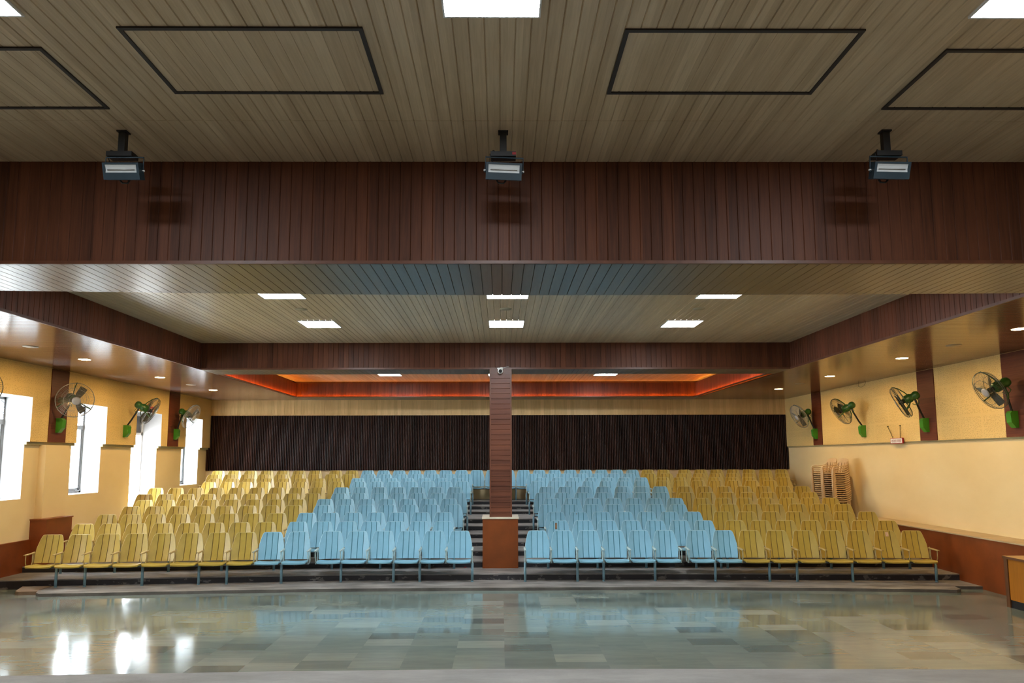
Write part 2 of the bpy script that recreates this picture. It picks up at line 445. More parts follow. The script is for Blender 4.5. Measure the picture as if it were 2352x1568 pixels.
# right wall
m = MB().box(XR, 9.1, -4.2, 21.3, -.2, 5.3, 0)
struct(m.build('wall_right', 'wall'))
struct(MB().box(PR, XR, 6.3, 20.93, 2.545, ZS, mats=[1, 1, 0, 0, 0, 0]).build('wall_right_panel', ['acoustic', 'ledge']))
struct(MB().box(XR - .03, XR, 6.3, 20.93, 2.515, 2.545).build('trim_2', 'olive_shadow_trim'))  # strip standing in for the panel's shadow on the wall
struct(MB().box(8.12, XR, 4.9, 16.0, 0, .845, mats=[0] * 6).box(8.10, XR, 4.9, 16.02, .845, .865, 1).build('baseboard_right', ['wainscot', 'ledge']))
# dark plank strips over the panelling
for nm, xa, xb, nx, spans in (('trim_3', PL, PL + .014, 1, [(13.44, 13.97), (18.25, 18.84), (11.0 - 2.47, 9.06)]),
                              ('trim_4', PR - .014, PR, -1, [(18.55, 19.09), (13.65, 14.20), (11.2, 11.77)])):
    for a, b in spans:
        m = MB().box(min(xa, xb), max(xa, xb), a, b, 2.55, ZS - .005)
        xface = xb + .001 if nx > 0 else xa - .001
        m.planks((xface, a, 2.55), (0, 0, 1), (0, 1, 0), (nx, 0, 0), ZS - 2.56, b - a, phase=.05, d=.004)
        struct(m.build(nm, 'strip_z'))
# back wall: plaster, fluted timber, beige plank band
struct(MB().box(-9.27, 9.1, YB, 21.3, -.2, 5.3).build('wall_back', 'back_paint'))
m = MB(); x = XL + .005; pf = []
while x < XR - .03:
    pf += [(x, .0), (x + .006, -.022), (x + .018, -.03), (x + .030, -.022), (x + .036, .0)]; x += .05
P = [[(a, 20.925 + b, z) for a, b in pf] for z in (1.87, 3.51)]
m.grid(P, 0, False)
m.box(XL, XR, 20.925, YB, 1.87, 3.51)
struct(m.build('wall_back_fluting', 'flute'))
m = MB().box(XL, XR, 20.915, YB, 3.51, ZS)
m.planks((XL, 20.913, 3.51), (1, 0, 0), (0, 0, 1), (0, -1, 0), XR - XL, ZS - 3.51)
m.box(XL, XR, 20.89, 20.915, 3.505, 3.525)
struct(m.build('wall_back_band', 'band_x'))
# end wall behind the stage
struct(MB().box(-9.27, 9.1, -4.5, -4.2, -.2, 5.3).build('wall_front', 'back_paint'))

# ------------------------------------------------------------------ ceilings
struct(MB().box(-9.27, 9.1, -4.5, 21.3, 5.1, 5.3).build('ceiling', 'outer'))
m = MB()
m.planks((XL, -4.2, ZF), (1, 0, 0), (0, 1, 0), (0, 0, -1), XR - XL, 4.2 + 5.392, d=.009, w=.006, phase=.08)
m.planks((XL, 5.398, ZF), (1, 0, 0), (0, 1, 0), (0, 0, -1), XR - XL, .80, d=.009, w=.006, phase=.08)
m.box(XL, XR, -4.2, 6.2, ZF + .012, ZF + .03)
struct(m.build('ceiling_front', 'ceil_x'))
struct(MB().box(XL, XR, 5.392, 5.398, ZF - .002, ZF + .012).build('trim_5', 'ceil_x'))
# big beam across the hall
rear = [(-8.78, 7.14), (-5.93, 7.14), (-5.23, 7.17), (-2.5, 7.33), (0.1, 7.40), (2.6, 7.39), (5.03, 7.34), (5.76, 7.32), (8.63, 7.32)]
m = MB()
m.planks((XL, 6.18, ZS + .03), (1, 0, 0), (0, 0, 1), (0, -1, 0), XR - XL, ZF - ZS - .03, phase=.06)
m.box(XL, XR, 6.19, 6.28, ZS + .03, 5.1)
struct(m.build('ceiling_beam', 'fascia_x'))
struct(MB().box(XL, XR, 6.165, 6.19, ZS, ZS + .03).build('trim_6', 'trim_brown'))
m = MB()
# underside boards running to the curved rear edge
def rear_y(x):
    for (a, b), (c, d) in zip(rear, rear[1:]):
        if a <= x <= c: return b + (d - b) * (x - a) / (c - a)
    return 7.3
x = XL
while x < XR - .01:
    x2 = min(x + .1, XR)
    k = m.add([(x, 6.18, ZS), (x2 - .008, 6.18, ZS), (x2 - .008, rear_y(x2), ZS), (x, rear_y(x), ZS)]); m.face([k + 3, k + 2, k + 1, k])
    k = m.add([(x2 - .008, 6.18, ZS), (x2 - .004, 6.18, ZS + .01), (x2, 6.18, ZS), (x2 - .008, rear_y(x2), ZS), (x2 - .004, rear_y(x2), ZS + .01), (x2, rear_y(x2), ZS)])
    m.face([k + 3, k + 4, k + 1, k]); m.face([k + 4, k + 5, k + 2, k + 1])
    x = x2
struct(m.build('ceiling_soffit', 'soffit_x'))
m = MB()
m.prism([(a, b - .002) for a, b in rear][::-1] + [(XL, 6.28), (XR, 6.28)], ZS + .012, 5.1, 0, 1)
struct(m.build('ceiling_beam', ['soffit_x', 'fascia_x']))
TL, TR, TF, TB = -5.93, 5.76, 7.0, 13.68     # main tray opening
m = MB()
m.planks((TL - .1, TF - .1, ZT), (1, 0, 0), (0, 1, 0), (0, 0, -1), TR - TL + .2, 10.16 - TF + .1, phase=.03, d=.008, w=.006)
m.planks((TL - .1, 10.165, ZT), (1, 0, 0), (0, 1, 0), (0, 0, -1), TR - TL + .2, TB - 10.16 + .1, phase=.03, d=.008, w=.006)
m.box(TL - .1, TR + .1, TF - .1, TB + .1, ZT + .012, ZT + .04)
struct(m.build('ceiling_tray', 'ceil_x'))
# tray sides
m = MB()
m.planks((TL, 7.0, ZS + .03), (0, 1, 0), (0, 0, 1), (1, 0, 0), TB - 7.0, ZT - ZS - .03, phase=.04)
m.planks((TR, 7.0, ZS + .03), (0, 1, 0), (0, 0, 1), (-1, 0, 0), TB - 7.0, ZT - ZS - .03, phase=.04)
m.box(TL - .08, TL - .01, 7.0, TB + .08, ZS + .012, 4.6).box(TR + .01, TR + .08, 7.0, TB + .08, ZS + .012, 4.6)
struct(m.build('ceiling_fascia', 'fascia_y'))
m = MB()
m.planks((TL, TB, ZS + .03), (1, 0, 0), (0, 0, 1), (0, -1, 0), TR - TL, ZT - ZS - .03, phase=.02)
m.box(TL, TR, TB + .01, TB + .08, ZS + .012, 4.6)
struct(m.build('ceiling_fascia', 'fascia_x'))
m = MB()
m.box(TL - .01, TL + .014, 7.2, TB, ZS - .004, ZS + .03).box(TR - .014, TR + .01, 7.2, TB, ZS - .004, ZS + .03)
m.box(TL - .01, TR + .01, TB - .014, TB + .01, ZS - .004, ZS + .03)
struct(m.build('trim_7', 'trim_brown'))
# side soffits, boards running across
for nm, xa, xb, ys in (('ceiling_soffit', XL, TL, 7.14), ('ceiling_soffit', TR, XR, 7.32)):
    m = MB()
    m.planks((xa, ys, ZS), (0, 1, 0), (1, 0, 0), (0, 0, -1), YB - ys, xb - xa, d=.004, w=.004, phase=.06)
    m.box(xa, xb, ys, YB, ZS + .006, ZS + .03)
    struct(m.build(nm, 'soffit_y'))
# soffit between the two trays and behind the rear one
UL, UR, UF, UB = -5.88, 5.62, 14.5, 19.95
m = MB()
m.planks((TL, TB, ZS), (1, 0, 0), (0, 1, 0), (0, 0, -1), TR - TL, UF - TB, d=.005, w=.004)
m.planks((TL, UB + .0, ZS), (1, 0, 0), (0, 1, 0), (0, 0, -1), TR - TL, YB - UB, d=.005, w=.004)
m.box(TL, TR, TB + .08, UF, ZS + .006, ZS + .03).box(TL, TR, UB, YB, ZS + .006, ZS + .03)
struct(m.build('ceiling_soffit', 'soffit_x'))
m = MB()
m.planks((TL, UF - .2, ZU), (1, 0, 0), (0, 1, 0), (0, 0, -1), TR - TL, UB - UF + .4, phase=.07, d=.006)
m.box(TL, TR, UF - .2, UB + .2, ZU + .01, ZU + .04)
struct(m.build('ceiling_tray', 'ceil_x'))
UT = ZU - .055
m = MB()
m.planks((UL, UB, ZS + .02), (1, 0, 0), (0, 0, 1), (0, -1, 0), UR - UL, UT - ZS - .02, phase=.05)
m.box(UL, UR, UB + .01, UB + .03, ZS + .02, UT)
m.box(UL - .12, UR + .12, UB + .12, UB + .18, ZS + .006, 4.6)
m.planks((UL, UF, ZS + .02), (1, 0, 0), (0, 0, 1), (0, 1, 0), UR - UL, UT - ZS - .02, phase=.05)
m.box(UL - .12, UR + .12, UF - .18, UF - .12, ZS + .006, 4.6)
struct(m.build('ceiling_fascia', 'fascia_x'))
m = MB()
m.planks((UL, UF, ZS + .02), (0, 1, 0), (0, 0, 1), (1, 0, 0), UB - UF, UT - ZS - .02, phase=.05)
m.planks((UR, UF, ZS + .02), (0, 1, 0), (0, 0, 1), (-1, 0, 0), UB - UF, UT - ZS - .02, phase=.05)
m.box(UL - .18, UL - .12, UF - .18, UB + .18, ZS + .006, 4.6).box(UR + .12, UR + .18, UF - .18, UB + .18, ZS + .006, 4.6)
struct(m.build('ceiling_fascia', 'fascia_y'))
# glowing cove strips: one behind the lower lip, one behind the top of the fascia
m = MB()
m.box(UL, UR, UB - .06, UB, ZS - .006, ZS + .006).box(UL, UL + .06, UF, UB, ZS - .006, ZS + .006).box(UR - .06, UR, UF, UB, ZS - .006, ZS + .006)
m.box(UL, UR, UB - .06, UB - .054, ZS + .006, ZS + .013).box(UL + .054, UL + .06, UF, UB, ZS + .006, ZS + .013).box(UR - .06, UR - .054, UF, UB, ZS + .006, ZS + .013)
struct(m.build('trim_8', 'trim_brown'))
cove = thing('cove_light', 'orange light strip glowing around the recessed rear ceiling', 'light', (0, UB, ZS))
m = MB().box(UL + .03, UR - .03, -.04, -.028, .0065, .010)
m.build('rear_strip', 'cove_low', cove)
for xx in (UL + .028, UR - .04):
    MB().box(xx, xx + .012, UF - UB + .03, -.03, .0065, .010).build('side_strip', 'cove_low', cove)
MB().box(UL, UR, .05, .062, UT - ZS - .02, UT - ZS - .014).build('upper_strip', 'cove', cove)
for xx in (UL - .08, UR + .06):
    MB().box(xx, xx + .012, UF - UB, 0, UT - ZS - .02, UT - ZS - .014).build('upper_strip', 'cove', cove)

# ------------------------------------------------------------------ pillar in the aisle
m = MB().box(-.2, .2, 13.56, 13.98, 1.1, ZS)
m.planks((-.19, 13.553, 1.1), (0, 0, 1), (1, 0, 0), (0, -1, 0), ZS - 1.1 - .115, .38, phase=.07, d=.008, w=.006)
m.planks((-.207, 13.56, 1.1), (0, 0, 1), (0, 1, 0), (-1, 0, 0), ZS - 1.1 - .115, .42, phase=.07)
m.planks((.205, 13.56, 1.1), (0, 0, 1), (0, 1, 0), (1, 0, 0), ZS - 1.1 - .115, .42, phase=.07)
pillar = struct(m.build('pillar', 'pillar_z'))
MB().box(-.216, -.186, 13.542, 13.57, 1.1, ZS).box(.184, .214, 13.542, 13.57, 1.1, ZS).build('corner_bead', 'trim_brown', pillar)
MB().box(-.186, .184, 13.548, 13.57, ZS - .115, ZS).build('head_board', 'trim_brown', pillar)
MB().box(-.345, .325, 13.41, 14.10, .1, 1.075).build('base', 'pillar_base', pillar)
MB().box(-.36, .34, 13.395, 14.115, 1.075, 1.1).build('cap', 'cream', pillar)

# ------------------------------------------------------------------ windows and door
def window(n, a, b):
    w = bpy.data.objects.new('window_%d' % n, None); COL.objects.link(w); w.location = (-9.2, a, 1.5); w['kind'] = 'structure'
    W = b - a; H = 1.865; zt = 1.36
    m = MB()
    m.box(-.03, .03, 0, .045, 0, H).box(-.03, .03, W - .045, W, 0, H).box(-.03, .03, 0, W, 0, .05).box(-.03, .03, 0, W, H - .045, H)
    m.box(-.035, .035, 0, W, zt, zt + .09)
    m.box(-.02, .02, .045, .085, .05, zt).box(-.02, .02, W - .085, W - .045, .05, zt).box(-.02, .02, .045, W - .045, .05, .10)
    m.box(-.02, .02, W * .5 - .02, W * .5 + .02, .05, zt)
    m.build('frame', 'alu', w)
    MB().box(-.004, .004, .085, W - .085, .1, zt).build('pane', 'glass', w)
    z = zt + .13
    while z < H - .05:
        k = MB(); k.box(-.05, .05, .05, W - .05, -.003, .003); k.xf(Matrix.Translation((0, 0, z)) @ Matrix.Rotation(math.radians(38), 4, 'Y'))
        k.build('louvre', 'glass', w)
        j = MB(); j.box(-.052, .052, .046, .062, -.012, .012).box(-.052, .052, W - .062, W - .046, -.012, .012)
        j.xf(Matrix.Translation((0, 0, z)) @ Matrix.Rotation(math.radians(38), 4, 'Y')); j.build('louvre_clip', 'alu', w)
        z += .093
    MB().tube([(.03, W * .8, .06), (.07, W * .8, .05), (.07, W * .8 + .12, .05)], .008, 6).build('handle', 'alu', w)
for i, (a, b) in enumerate(WIN): window(i + 1, a, b)
d = bpy.data.objects.new('door_1', None); COL.objects.link(d); d.location = (-9.2, DOOR[0], .66); d['kind'] = 'structure'
W = DOOR[1] - DOOR[0]; H = 2.7
MB().box(-.05, .05, 0, .06, 0, H).box(-.05, .05, W - .06, W, 0, H).box(-.05, .05, 0, W, H - .06, H).box(-.05, .05, 0, W, 2.16, 2.22).build('frame', 'reveal', d)
MB().box(-.02, .02, .06, W - .06, 2.22, H - .06).build('transom_panel', 'dark_panel', d)
lf = MB().box(-1.1, 0, -.045, 0, .01, 2.15); lf.xf(Matrix.Translation((-.05, .06, 0)) @ Matrix.Rotation(math.radians(86), 4, 'Z')); lf.build('leaf', 'reveal', d)
hd = MB().tube([(-1.0, .0, 1.0), (-1.0, .05, 1.0), (-.88, .05, 1.0)], .01, 6); hd.xf(Matrix.Translation((-.05, .06, 0)) @ Matrix.Rotation(math.radians(86), 4, 'Z')); hd.build('door_handle', 'alu', d)
struct(MB().box(-40, -9.27, -20, 45, -.4, -.3).build('ground', 'outer'))

# ------------------------------------------------------------------ lamps
def lamp(x, y, z, label):
    t = thing('ceiling_light', label, 'light', (x, y, z), 0, 'square ceiling light panels')
    h = .288
    MB().box(-h - .012, h + .012, -h - .012, -h, -.014, .0).box(-h - .012, h + .012, h, h + .012, -.014, .0).box(-h - .012, -h, -h, h, -.014, .0).box(h, h + .012, -h, h, -.014, .0).build('frame', 'lamp_frame', t)
    MB().box(-h, h, -h, h, -.011, -.001).build('diffuser', 'lamp', t)
    return t
for x, w in ((-3.23, 'at the left end of the front row'), (-.05, 'in the middle of the front row'), (3.21, 'at the right end of the front row')):
    lamp(x, 3.745, ZF, 'square white ceiling light panel %s nearest the stage' % w)
for x, w in ((-3.23, 'left'), (-.05, 'middle'), (3.21, 'right')):  # unseen row added behind the view to brighten the front hall
    lamp(x, .75, ZF, 'added unseen square white light panel above the stage, %s of three' % w)
for y, r in ((9.49, 'row behind the big beam'), (11.70, 'back row of the middle ceiling recess')):
    for x, w in ((-3.07, 'left'), (.1, 'centre'), (3.09, 'right')):
        lamp(x, y, ZT, 'square white light panel, %s of the %s' % (w, r))
for x, w in ((-2.94, 'left of the pillar'), (-.03, 'half hidden by the pillar'), (2.79, 'right of the pillar')):
    lamp(x, 18.27, ZU, 'square white light panel in the orange lit rear recess, %s' % w)
def downlight(x, y, lit, label, z=ZS, r=.1):
    t = thing('downlight', label, 'light', (x, y, z), 0, 'round recessed downlights' if lit else 'round unlit ceiling discs')
    MB().lathe([(r * .94, -.003), (r * 1.08, -.005), (r * 1.11, 0), (r * .94, 0)], 28).build('rim', 'dull', t)
    MB().lathe([(.001, -.0035), (r * .94, -.0035), (r * .94, -.001)], 28).build('diffuser', 'warm' if lit else 'dull', t)
for x, side in ((-7.35, 'left'), (7.15, 'right')):
    for y, w in ((9.41, 'nearest the stage'), (12.24, 'second from the stage'), (14.98, 'third from the stage'), (17.78, 'nearest the back wall')):
        downlight(x, y, True, 'glowing warm round downlight in the %s soffit, %s' % (side, w))
    for y, w in ((10.82, 'nearer the stage'), (16.49, 'nearer the back wall')):
        downlight(x, y, False, 'unlit cream round downlight in the %s soffit, %s' % (side, w))
for x, w in ((-3.06, 'left'), (.08, 'middle'), (3.06, 'right')):
    downlight(x, 10.53, False, 'dull round disc between ceiling light panels, %s of the three' % w, ZT, .085)
# framed hatches in the front ceiling
def hatch(x0, x1, y0, y1, label):
    t = thing('ceiling_hatch', label, 'hatch', ((x0 + x1) / 2, (y0 + y1) / 2, ZF), 0, 'dark framed hatches in the front ceiling')
    a, b = (x1 - x0) / 2, (y1 - y0) / 2; w = .028
    MB().box(-a, a, -b, -b + w, -.012, .0).box(-a, a, b - w, b, -.012, .0).box(-a, -a + w, -b + w, b - w, -.012, .0).box(a - w, a, -b + w, b - w, -.012, .0).build('frame', M['hatch_frame'], t)
    m = MB(); m.planks((-a + w, -b + w, -.003), (1, 0, 0), (0, 1, 0), (0, 0, -1), 2 * (a - w), 2 * (b - w), d=.007, phase=.06)
    m.build('panel', 'ceil_x', t)
M['hatch_frame'] = plain('dark_brown_frame', (0.022, 0.017, 0.017), 0.5, 0.1)
hatch(-2.43, -.873, 4.155, 4.962, 'dark framed planked ceiling hatch left of the middle front light')
hatch(.80, 2.34, 4.168, 4.96, 'dark framed planked ceiling hatch right of the middle front light')
hatch(-4.6, -3.045, 4.377, 5.192, 'dark framed ceiling hatch cut off at the far left')
hatch(2.993, 4.55, 4.385, 5.189, 'dark framed ceiling hatch cut off at the far right')

# ------------------------------------------------------------------ hanging floodlights
def floodlight(x, y, label, tilt=0.0, red=False, dx=0.0):
    t = thing('hanging_floodlight', label, 'floodlight', (x, y, ZF), 0, 'floodlights hanging before the big beam')
    MB().box(-.028, .028, -.025, .025, -.19, .0).box(-.042, .042, -.035, .035, -.012, .0).build('stem', 'black', t)
    MB().box(-.105, .105, -.055, .055, -.232, -.192).build('junction_box', 'black', t)
    if red: MB().box(.075, .106, -.057, -.054, -.222, -.20).build('red_tape', 'red', t)
    y0 = MB().tube([(-.156, -.03, -.37), (-.156, -.03, -.238), (.156, -.03, -.238), (.156, -.03, -.37)], .007, 6)
    b = MB()
    X, zt, zb, yf, yb = .148, -.272, -.408, -.085, .0
    b.box(-X, X, yf + .012, yb, zb, zt)
    # bezel: front plate with a window
    wx, w1, w0 = .128, -.288, -.352
    b.box(-X, X, yf, yf + .012, w1, zt).box(-X, X, yf, yf + .012, zb, w0).box(-X, -wx, yf, yf + .012, w0, w1).box(wx, X, yf, yf + .012, w0, w1)
    for k in range(5): b.box(-.1 + .05 * k - .003, -.1 + .05 * k + .003, yb, yb + .02, zb + .02, zt - .02)
    r = MB().grid([[(-wx, yf + .004, w1), (wx, yf + .004, w1)], [(-wx, yf + .011, w1 - .018), (wx, yf + .011, w1 - .018)], [(-wx, yf + .0115, w0 + .02), (wx, yf + .0115, w0 + .02)], [(-wx, yf + .004, w0), (wx, yf + .004, w0)]], 0, False)
    l = MB().tube([(-.11, yf + .006, -.33), (.11, yf + .006, -.33)], .004, 6)
    kn = MB().tube([(-.168, -.03, -.335), (-.148, -.03, -.335)], .008, 8).tube([(.148, -.03, -.335), (.168, -.03, -.335)], .008, 8)
    c = MB().tube([(-.03, 0, -.19), (-.085, -.02, -.17), (-.11, -.03, -.21), (-.09, -.02, -.27)], .004, 6)
    hb = MB().tube([(-.06, 0, -.408), (-.04, 0, -.43), (0, 0, -.432), (.02, 0, -.408)], .008, 6)
    for q in (b, r, l, kn, hb):      # head pitched down towards the stage, hanging a little lower than the bracket
        q.xf(Matrix.Translation((0, -.03, -.335)) @ Matrix.Rotation(math.radians(19), 4, 'X') @ Matrix.Translation((0, .03, .335)))
    for q in (b, r, l, kn, hb): q.xf(Matrix.Translation((0, 0, -.018)))
    for q in (y0, b, r, l, kn, hb): q.xf(Matrix.Translation((dx, .0, -.25)) @ Matrix.Rotation(tilt, 4, 'Y') @ Matrix.Translation((0, 0, .25)))
    y0.build('yoke', 'flood', t); body = b.build('housing', 'flood', t); r.build('reflector', 'reflector', body); l.build('lamp_tube', 'wire_bright', body)
    kn.build('knob', 'white', t); c.build('cable', 'black', t); hb.build('cable_gland', 'black', t)
floodlight(-3.15, 5.59, 'grey floodlight hanging from a black stem, leftmost of three', 0, False, .04)
floodlight(.025, 5.59, 'slightly tilted blue grey floodlight with red tape, middle of three', .045, True, .01)
floodlight(3.23, 5.57, 'grey floodlight hanging from a black stem, rightmost of three', .02)

# ------------------------------------------------------------------ security camera
t = thing('security_camera', 'small white dome security camera at the pillar head', 'camera', (-.005, 13.50, ZS))
MB().lathe([(.062, 0), (.06, -.02), (.052, -.03)], 24).build('mount', 'white', t)
s = MB().lathe([(.001, -.052)] + [(.056 * math.cos(a), .056 * math.sin(a)) for a in [(-1.3 + i * .2) for i in range(14)]] + [(.001, .056)], 24)
s.xf(Matrix.Translation((0, 0, -.06)) @ Matrix.Rotation(math.radians(78), 4, 'X')); s.build('dome', 'white', t)
s = MB().lathe([(.001, .062), (.032, .060), (.035, .042), (.001, .04)][::-1], 20)
s.xf(Matrix.Translation((0, 0, -.062)) @ Matrix.Rotation(math.radians(97), 4, 'X')); s.build('lens', 'lens', t)
MB().tube([(.0, .15, .035), (.02, .148, .03), (.06, .148, .022), (.10, .148, .032), (.13, .148, .04), (.17, .15, .042)], .006, 6).build('cable', 'white', t)

# ------------------------------------------------------------------ wall fans
def fan(base, head, n, wallx, label, wire='wire', spin=0.3):
    base, head, n = Vector(base), Vector(head), Vector(n).normalized()
    t = thing('wall_fan', label, 'fan', base, 0, 'wall mounted fans')
    sg = 1 if wallx < 0 else -1
    bx = wallx - base.x
    # mount box: tapered, chamfered
    m = MB(); w, h = .056, .14
    pr = [(0, h), (.10, h), (.13, h - .04), (.12, -h * .35), (.05, -h), (0, -h)]
    k = m.add([(bx + sg * a, -w, b) for a, b in pr] + [(bx + sg * a, w, b) for a, b in pr]); q = len(pr)
    m.face([k + i for i in range(q)]); m.face([k + 2 * q - 1 - i for i in range(q)])
    for i in range(q): m.face([k + i, k + q + i, k + q + (i + 1) % q, k + (i + 1) % q])
    m.build('mount_box', 'green_box', t)
    # head frame: local +Z = blowing direction
    up = Vector((0, 0, 1)); ax = up.cross(n).normalized(); ay = n.cross(ax)
    R = Matrix((ax, ay, n)).transposed().to_4x4(); X = Matrix.Translation(head - base) @ R
    def piece(mb, name, mat, parent=t): mb.xf(X); return mb.build(name, mat, parent)
    motor = piece(MB().lathe([(.02, -.055), (.075, -.06), (.088, -.10), (.088, -.19), (.07, -.215), (.066, -.235), (.082, -.27), (.085, -.30), (.07, -.34), (.04, -.36), (.001, -.362)][::-1], 24), 'motor', 'green_dark')
    RR = .335
    g = MB()
    fp = [(.075, .085), (.17, .088), (.27, .075), (.32, .045), (RR, .012)]
    rp = [(RR, -.012), (.32, -.05), (.26, -.078), (.17, -.085), (.09, -.082)]
    for i in range(64):
        a = 2 * PI * i / 64; ca, sa = math.cos(a), math.sin(a)
        g.tube([(r * ca, r * sa, z) for r, z in fp], .0017, 3, 0, False)
        g.tube([(r * ca, r * sa, z) for r, z in rp], .0017, 3, 0, False)
    for r, z, w in ((RR, .012, .005), (RR, -.012, .005), (.22, .083, .003), (.22, -.082, .003), (.12, .087, .002)):
        g.tube([(r * math.cos(2 * PI * j / 48), r * math.sin(2 * PI * j / 48), z) for j in range(48)], w, 5, 0, False, True)
    guard = piece(g, 'guard', wire)
    piece(MB().lathe([(.001, .082), (.078, .082), (.078, .094), (.05, .1), (.001, .101)], 24), 'hub_cap', 'hub', guard)
    for j in range(3):
        a0 = spin + 2 * PI * j / 3; P = []
        for r in (.05, .12, .19, .25, .285):
            w = .03 + .038 * math.sin(min(1, (r - .03) / .2) * PI * .55); row = []
            for s_ in (-1, -.5, 0, .5, 1):
                a = a0 + s_ * w / r * (.9 if r > .1 else .7); row.append((r * math.cos(a), r * math.sin(a), .005 - s_ * .028))
            P.append(row)
        piece(MB().slab(P, (0, 0, .003)), 'blade', 'blade')
    piece(MB().lathe([(.001, -.06), (.045, -.055), (.045, .03), (.03, .045), (.001, .046)], 18), 'blade_hub', 'black')
    st = MB()
    for a in (PI / 2, PI / 2 + 2 * PI / 3, PI / 2 + 4 * PI / 3):
        c, s_ = math.cos(a), math.sin(a)
        st.tube([(.075 * c, .075 * s_, -.17), (.14 * c, .14 * s_, -.15), (.26 * c, .26 * s_, -.09), (RR * c, RR * s_, -.02), (RR * c, RR * s_, .012)], .011, 6)
    piece(st, 'guard_strut', 'green_dark')
    piece(MB().tube([(.03, -.075, -.27), (.03, -.14, -.29), (.02, -.17, -.25), (.0, -.16, -.19), (-.01, -.12, -.16)], .007, 6), 'swivel_lever', 'green_dark')
    # arm, from the box top to the motor underside
    e = X @ Vector((0, -.07, -.24)); s0 = Vector((bx + sg * .06, 0, .13))
    p1 = s0.lerp(e, .35) + Vector((0, 0, -.015)); p2 = s0.lerp(e, .72) + Vector((0, 0, -.01))
    MB().tube([s0 - Vector((0, 0, .03)), s0, p1, p2, e], .019, 10).build('arm', 'black', t)
td = math.radians(27)
def dirn(side, a, tilt=td): return (side * math.cos(a) * math.cos(tilt), math.sin(a) * math.cos(tilt), -math.sin(tilt))
rd = math.radians
fan((8.55, 11.515, 2.836), (8.12, 11.45, 3.315), dirn(-1, rd(2)), PR - .014, 'green wall fan on the yellow wall nearest the counter', 'wire', .9)
fan((8.55, 13.93, 2.856), (8.06, 13.93, 3.315), dirn(-1, rd(30)), PR - .014, 'green wall fan over the hanging red and white sign, seen edge on', 'wire', .5)
fan((8.55, 16.38, 2.829), (8.06, 16.42, 3.30), dirn(-1, rd(52)), PR, 'green wall fan above the stacked plastic chairs beside a soot stain', 'wire', .2)
fan((8.55, 18.853, 2.854), (8.11, 18.85, 3.325), dirn(-1, rd(-6)), PR - .014, 'green wall fan on the counter side wall nearest the back', 'wire_bright', .7)
fan((-8.65, 13.69, 2.874), (-8.27, 13.55, 3.36), dirn(1, rd(-44), rd(14)), PL + .014, 'wall fan facing the stage beside the windows, whole guard visible', 'wire_bright', 1.1)
fan((-8.65, 16.15, 2.858), (-8.16, 16.25, 3.33), dirn(1, rd(42)), PL, 'green wall fan in front of the small red board at the doorway', 'wire', .4)
fan((-8.65, 18.6, 2.872), (-8.22, 18.55, 3.34), dirn(1, rd(-2)), PL + .014, 'wall fan on the window side nearest the back wall', 'wire_bright', .8)
fan((-8.65, 11.25, 2.87), (-8.36, 11.13, 3.36), dirn(1, rd(-45), rd(20)), PL, 'wall fan cut off at the left edge near the first window', 'wire', .1)

# ------------------------------------------------------------------ signs on the walls
t = thing('hanging_sign', 'white sign with red border and red lettering hung from two cords', 'sign', (8.545, 15.02, 2.57))
MB().box(-.011, .018, -.232, .232, -.06, .06).build('board', 'red', t)
MB().box(-.0125, -.0105, -.218, .218, -.05, .05).build('face', 'white', t)
for y0, y1 in ((.14, .345), (-.135, -.13)):
    MB().tube([(0, y0, .06), (.015, y1, .32)], .006, 5).tube([(.0, y1, .32), (.03, y1, .325)], .012, 6).build('cord', 'cord', t)
cu = bpy.data.curves.new('sign_text', 'FONT'); cu.body = '\u0936\u093e\u0902\u0924\u0924\u093e \u0930\u093e\u0916\u093e'
cu.size = .082; cu.align_x = 'CENTER'; cu.align_y = 'CENTER'; cu.extrude = .0006
cu.materials.append(M['red_text'])
o = text_mesh('lettering', cu, t); o.matrix_local = Matrix(((0, 0, -1, -.0135), (-1, 0, 0, 0), (0, 1, 0, -.004), (0, 0, 0, 1)))
t = thing('wall_board', 'small red board with pale marks fixed above the doorway', 'sign', (PL, 17.26, 3.44))
MB().box(0, .035, -.2, .2, -.07, .07).build('board', 'red', t)
for k in range(5): MB().box(.035, .037, -.14 + .055 * k, -.105 + .055 * k, -.03, .03).build('mark', 'pink', t)
tag(MB().tube([(PR - .01, 16.52, 3.965), (PR - .03, 16.5, 3.90), (PR - .03, 16.38, 3.87), (PR - .03, 16.25, 3.89), (PR - .01, 16.2, 3.965)], .0035, 6).build('hanging_wire', 'cord'),
    'loose thin wire loop hanging from the soffit above the yellow wall', 'wire')

# ------------------------------------------------------------------ wooden counter at the right
t = thing('counter', 'orange fronted wooden counter with brown edging and black plinth', 'counter', (7.52, 10.62, 0))
MB().box(0, 1.0, -2.4, 0, .715, .745).build('top', 'desk_top', t)
MB().box(-.006, 0, -2.4, 0, .71, .745).box(-.0, 1.0, 0, .006, .71, .745).build('top_edging', 'desk_brown', t)
MB().box(.015, .055, -.07, -.0, 0, .715).build('post', 'desk_brown', t)
MB().box(.015, .055, -2.4, -2.33, 0, .715).build('post', 'desk_brown', t)
MB().box(.03, .05, -2.33, -.07, .115, .715).build('front_panel', 'desk_orange', t)
MB().box(.035, .05, -2.33, -.07, 0, .115).build('plinth', 'black', t)
MB().box(.055, .58, -.03, -.005, 0, .715).build('end_panel', 'desk_orange', t)

